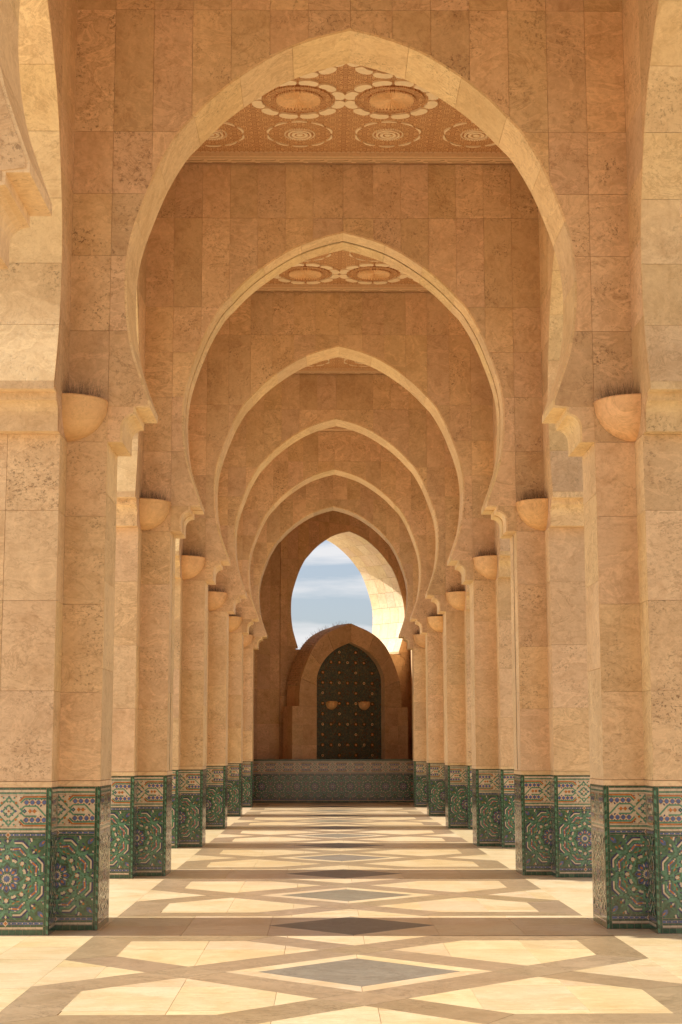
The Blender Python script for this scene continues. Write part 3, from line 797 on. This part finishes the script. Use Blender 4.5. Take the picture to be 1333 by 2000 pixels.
# ------------------------------------------------------------------ end bay
YE = Y1C + (NARCH - 1) * SP                     # last cross arch
YP = 45.0                                      # tiled parapet
pw = empty('parapet_wall', 'low tiled parapet wall closing the far end of the aisle', 'low wall', (0, YP, 0))
v, f = box(-2.9, 2.9, .002, .22, 0, ZDADO + .0); obj('wall_core', v, f, M['mortar'], pw)
E = zellige(-2.9, 2.9, [-2.48 + .495 * i for i in range(11)], [-2.48 + .495 * i for i in range(11)], sq=.06)
tp = link('tile_panel', zel_data(E), pw); stuff(tp)
v, f = box(-2.9, 2.9, -.012, .24, ZDADO + .001, ZDADO + .03); obj('coping', v, f, GL['D'], pw)

def plain_wall(root, x0, x1, z0, z1, y, cw, ch, thick=.5, off=0.0):
    v, f = box(x0, x1, y + .008, y + thick, z0, z1); obj('wall_core', v, f, M['mortar'], root)
    j = 0; z = z0
    while z < z1 - .01:
        zt = min(z + ch, z1); x = x0
        while x < x1 - .01:
            xt = min(x + cw, x1)
            if xt > x + .01: piece('slab', [(x + G, z + G), (xt - G, z + G), (xt - G, zt - G), (x + G, zt - G)], y - random.uniform(0, .003), y + .0195, XZ, M['stone'], root)
            x = xt
        z = zt; j += 1
PHI = .70; OX, OY = .528, 47.8
ew = empty('end_wall', 'shaded travertine wall strip left of the tiled niche at the aisle end', 'stone wall', (0, 46.08, 0))
plain_wall(ew, -2.9, -1.53, 0.2, ZTOP, 0, .365, 1.0)
for s in (-1, 1):
    r = empty('side_wall', f'solid shaded side wall shutting light out of the end bay on the {"left" if s < 0 else "right"}', 'stone wall', (s * PX, (YE + (47.3 if s < 0 else 51.0)) / 2, 0), s * -pi / 2)
    ln = (47.3 if s < 0 else 51.0) - YE - T  # right wall lengthened out of view to close a gap and darken the pilaster
    plain_wall(r, -ln / 2, ln / 2, 0, ZTOP, -T / 2, .9, .9, thick=T)
ZK = 1.054
oa = empty('oblique_arch', 'deep shaded arch at the far end, turned sideways and framing the sky', 'stone arch', (OX, OY, 0), PHI)
US = 1.157; TD = 1.49
def oblique(root):
    hw = 2.66; y0, y1 = 0, TD
    zk = lambda z: z if z < 4.45 else 4.45 + (z - 4.45) * ZK
    chain = [(Re(z, .03) * US, zk(z)) for z in [ZSP + (7.868 - ZSP) * i / 70 for i in range(71)]]
    ms = []
    for s in (-1, 1):
        poly = clean([(max(.0005, u), z) for u, z in chain] + [(.0005, zk(7.869)), (.0005, ZTOP), (hw, ZTOP), (hw, ZSP)], 1e-6)
        ms.append(prism([(s * a, b) for a, b in poly], y0 + .021, y1 - .021, XZ))
        a0 = 2.1 * US
        ms.append(box(min(s * a0, s * hw), max(s * a0, s * hw), y0 + .021, y1, 0, ZSP + .001))
    obj('wall_core', *merge(*ms), M['stone'], root)
    for s in (-1, 1):
        for z0, z1 in zip(JZ, JZ[1:]):
            for c0, c1 in zip([0, .40, .8, 1.2, 1.6, 2.0, 2.4], [.40, .8, 1.2, 1.6, 2.0, 2.4, 2.66]):
                for poly in cell_polys(c0 + G, c1 - G, z0 + G, z1 - G, US): piece('slab', [(s * a, zk(b)) for a, b in poly], -random.uniform(0, .003), .02, XZ, M['stone'], root)
        for z0, z1 in zip([0, 1.1, 2.0, 3.0], [1.1, 2.0, 3.0, 3.75]):
            piece('slab', [(s * (2.1 * US + G), z0 + G), (s * 2.66, z0 + G), (s * 2.66, z1 - G), (s * (2.1 * US + G), z1 - G)], -.001, .02, XZ, M['stone'], root)
        cpf = [(1.742, 4.455), (1.742, 4.39), (1.81, 4.39), (1.81, 4.30)] + [(1.81 + .17 * sin(radians(q)), 4.13 + .17 * cos(radians(q))) for q in (18, 36, 54, 72, 90)] + [(1.98, 4.03), (1.86, 4.03), (1.86, 3.90), (2.02, 3.86), (2.045, 3.14), (2.13, 3.10), (2.30, 3.10), (2.30, 4.4535), (1.77, 4.4535)]
        piece('corbel', [(s * a * US, b) for a, b in cpf], -.004, TD, XZ, M['stone'], root)
    # soffit: thin stones, several across the depth
    cum = [0]
    for a, b in zip(PROF, PROF[1:]): cum.append(cum[-1] + math.hypot((b[0] - a[0]) * US, b[1] - a[1]))
    tot = cum[-1]
    def at(sv):
        for i in range(len(cum) - 1):
            if cum[i] <= sv <= cum[i + 1] + 1e-9:
                t = (sv - cum[i]) / (cum[i + 1] - cum[i]); return (PROF[i][0] + (PROF[i + 1][0] - PROF[i][0]) * t, PROF[i][1] + (PROF[i + 1][1] - PROF[i][1]) * t)
        return PROF[-1]
    for s in (-1, 1):
        nv = 10
        for i in range(nv):
            nd = 4
            for j in range(nd):
                off = .0 if i % 2 else .25
                d0, d1 = max(0, TD * (j - off) / nd), min(TD, TD * (j + 1 - off) / nd)
                if j == nd - 1: d1 = TD
                if d1 - d0 < .05: continue
                ins, outs = [], []
                for k in range(7):
                    sv = tot * i / nv + .004 + (tot / nv - .008) * k / 6; p = at(sv); a, b = at(max(0, sv - .03)), at(min(tot, sv + .03)); t = Vector(((b[0] - a[0]) * US, b[1] - a[1])).normalized(); n = Vector((t.y, -t.x))
                    if n.x < 0: n = -n
                    ins.append((p[0] * US, zk(p[1]))); outs.append((p[0] * US + n.x * .028, zk(p[1]) + (abs(n.y) if p[1] > 5.6 else -abs(n.y)) * .028))
                if i == nv - 1: outs[-1] = (0.0, outs[-1][1]); ins[-1] = (0.0, zk(7.838))
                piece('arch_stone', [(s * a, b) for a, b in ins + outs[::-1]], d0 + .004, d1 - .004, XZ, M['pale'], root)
oblique(oa)
plain_wall(oa, -2.15 * US, 2.15 * US, 0, 4.37, .012, .8, .8, thick=.45)
v, f = box(2.661, 3.3, .05, .5, 0, 2.8); obj('low_wall', v, f, M['stone'], oa)

# ------------------------------------------------------------------ tiled niche canopy
PHC = .5; KX = 1.09
cp = empty('niche_canopy', 'arched stone fountain niche with green mosaic back and ribbed tile roof behind the parapet', 'wall fountain', (.545, 46.2, 0), PHC)
cp.scale = (KX, 1, 1)
OUT = catmull([(3.05, 1.555), (3.53, 1.49), (4.10, 1.27), (4.45, 1.08), (4.72, .82), (4.90, .52), (5.005, .25), (5.10, 0)], 4)
INN = catmull([(3.35, 1.04), (3.60, 1.02), (3.95, .86), (4.22, .62), (4.39, .38), (4.48, .17), (4.56, 0)], 4)
DEP = .78
outc = [(1.555, 2.69)] + [(u, z) for z, u in OUT]; inc = [(1.04, 0)] + [(u, z) for z, u in INN]
for s in (-1, 1):
    # face stones of the arch ring: split by angle
    nseg = 4
    for i in range(nseg):
        t0, t1 = i / nseg, (i + 1) / nseg
        def seg(ch, z0, z1):
            return [q for q in ch if z0 < q[1] < z1]
        def ptat(ch, t):
            z0, z1 = ch[0][1], ch[-1][1]; L_ = [0]
            for a, b in zip(ch, ch[1:]): L_.append(L_[-1] + math.hypot(b[0] - a[0], b[1] - a[1]))
            sv = t * L_[-1]
            for j in range(len(L_) - 1):
                if L_[j] <= sv <= L_[j + 1] + 1e-9:
                    q = (sv - L_[j]) / max(1e-9, L_[j + 1] - L_[j]); return (ch[j][0] + (ch[j + 1][0] - ch[j][0]) * q, ch[j][1] + (ch[j + 1][1] - ch[j][1]) * q)
            return ch[-1]
        inn2 = [(1.04, 2.69)] + inc[1:]
        e = .0015
        po = [ptat(outc, t0 + e + (t1 - t0 - 2 * e) * k / 6) for k in range(7)]; pi2 = [ptat(inn2, t0 + e + (t1 - t0 - 2 * e) * k / 6) for k in range(7)]
        piece('arch_stone', [(s * a, b) for a, b in po + pi2[::-1]], 0, .30, XZ, M['stone'], cp)
    for z0, z1 in ((0, .55), (.55, 1.07), (1.07, 1.6), (1.6, 2.15), (2.15, 2.69)):
        for a0, a1 in ((1.04, 1.45), (1.45, 1.76)):
            if z0 == 0: continue
            piece('slab', [(s * (a0 + G / 2), z0 + G), (s * (a1 - G / 2), z0 + G), (s * (a1 - G / 2), z1 - G), (s * (a0 + G / 2), z1 - G)], -.001, .30, XZ, M['stone'], cp)
    v, f = box(min(s * 1.06, s * 1.75), max(s * 1.06, s * 1.75), .301, .60, 0, 2.685); obj('jamb', v, f, M['stone'], cp)
# roof shell with corrugated tiles running back
n = len(outc); ms = []
shell = [(-a, b) for a, b in outc] + [(a, b) for a, b in outc[::-1][1:]]
inner = [(a * .93, 2.69 + (b - 2.69) * .95) for a, b in shell]
for k in range(len(shell) - 1):
    ms.append(prism([shell[k], shell[k + 1], inner[k + 1], inner[k]], .305, DEP, XZ))
obj('canopy_shell', *merge(*ms), M['stone'], cp)
# ribs
L_ = [0]
for a, b in zip(shell, shell[1:]): L_.append(L_[-1] + math.hypot(b[0] - a[0], b[1] - a[1]))
nr = 74
for r_ in range(nr):
    sv = .62 + (L_[-1] - 1.24) * r_ / (nr - 1)
    j = max(i for i in range(len(L_)) if L_[i] <= sv); j = min(j, len(shell) - 2)
    q = (sv - L_[j]) / (L_[j + 1] - L_[j]); px_ = shell[j][0] + (shell[j + 1][0] - shell[j][0]) * q; pz = shell[j][1] + (shell[j + 1][1] - shell[j][1]) * q
    t = Vector((shell[j + 1][0] - shell[j][0], shell[j + 1][1] - shell[j][1])).normalized(); nn = Vector((-t.y, t.x))
    if nn.dot(Vector((px_, pz - 3))) < 0: nn = -nn
    pts = [(px_ - t.x * .030, pz - t.y * .030), (px_ - t.x * .018 + nn.x * .014, pz - t.y * .018 + nn.y * .014), (px_ + t.x * .018 + nn.x * .014, pz + t.y * .018 + nn.y * .014), (px_ + t.x * .030, pz + t.y * .030)]
    v, f = prism(pts, .10, DEP + .04, XZ); obj('roof_tile', v, f, M['rooftile'], cp)
poly = [(1.05, .9)] + [(a * 1.01, b) for a, b in inc[1:]]; full = poly + [(-a, b) for a, b in poly[::-1][1:]]
v, f = prism(full, .22, .30, XZ); bkp = obj('mosaic_back', v, f, M['niche'], cp)
dots = []
cols = {'o': [], 'w': []}
dI, dV, dF = [], [], []
for iz in range(11):
    for ix in range(-4, 5):
        x = ix * .275 / KX; z = 1.30 + iz * .297
        if iz % 2 == 0 and ix % 2 == 0: continue
        ue = 1.0 if z < 3.4 else next((a for a, b in inc[1:] if b >= z), 0)
        if abs(x) > ue - .07: continue
        for rr, c, dz in ((.060, 'D', 0), (.044, 'o' if (ix + iz) % 3 else 'w', .002), (.020, 'w' if (ix + iz) % 3 else 'o', .004)):
            k = len(dV); dV += [(x + rr * cos(2 * pi * t / 10), .216 - dz, z + rr * sin(2 * pi * t / 10)) for t in range(10)]; dF.append(tuple(range(k, k + 10))); dI.append(PAL.index(c))
o = obj('rosette_tiles', dV, dF, None, cp, mats=[GL[k] for k in PAL], idx=dI); stuff(o)
# bird spikes along the rim of the canopy
V, F = [], []
rr = random.Random(5)
for i in range(260):
    sv = L_[-1] * (.12 + .76 * rr.random()); j = min(max(i2 for i2 in range(len(L_)) if L_[i2] <= sv), len(shell) - 2)
    q = (sv - L_[j]) / (L_[j + 1] - L_[j]); px_ = shell[j][0] + (shell[j + 1][0] - shell[j][0]) * q; pz = shell[j][1] + (shell[j + 1][1] - shell[j][1]) * q
    nn = Vector((px_ * 1.0, .0, pz - 3.6)).normalized(); b0 = Vector((px_, rr.choice((DEP - .05, DEP - .05, .35)), pz)) + nn * .02
    e_ = b0 + (nn + Vector((rr.uniform(-.5, .5), rr.uniform(-.3, .3), rr.uniform(-.3, .4)))).normalized() * rr.uniform(.10, .16); k = len(V)
    for t in range(3): V.append((b0.x + .003 * cos(t * 2.09), b0.y + .003 * sin(t * 2.09), b0.z))
    V.append(tuple(e_)); F += [(k, k + 1, k + 3), (k + 1, k + 2, k + 3), (k + 2, k, k + 3)]
o = obj('bird_spikes', V, F, M['spike'], cp); stuff(o)
# two half bowls on the mosaic
for x, lb in ((-.50, 'left of the two half bowl lamps on the green mosaic'), (.50, 'right of the two half bowl lamps on the green mosaic')):
    wx = .545 + x * KX * cos(PHC) - .213 * sin(PHC); wy = 46.2 + x * KX * sin(PHC) + .213 * cos(PHC)
    r = empty('niche_lamp', lb, 'wall lamp', (wx, wy, 2.80), PHC, 'bowl lamps in the end niche')
    v, f = bowl_mesh(-pi, 0, .185, .20, .02); obj('bowl', v, f, M['bowl'], r, smooth=True)
    v, f = box(-.12, .12, -.12, 0, .02, .05); obj('glass_cover', v, f, M['bowl'], r)
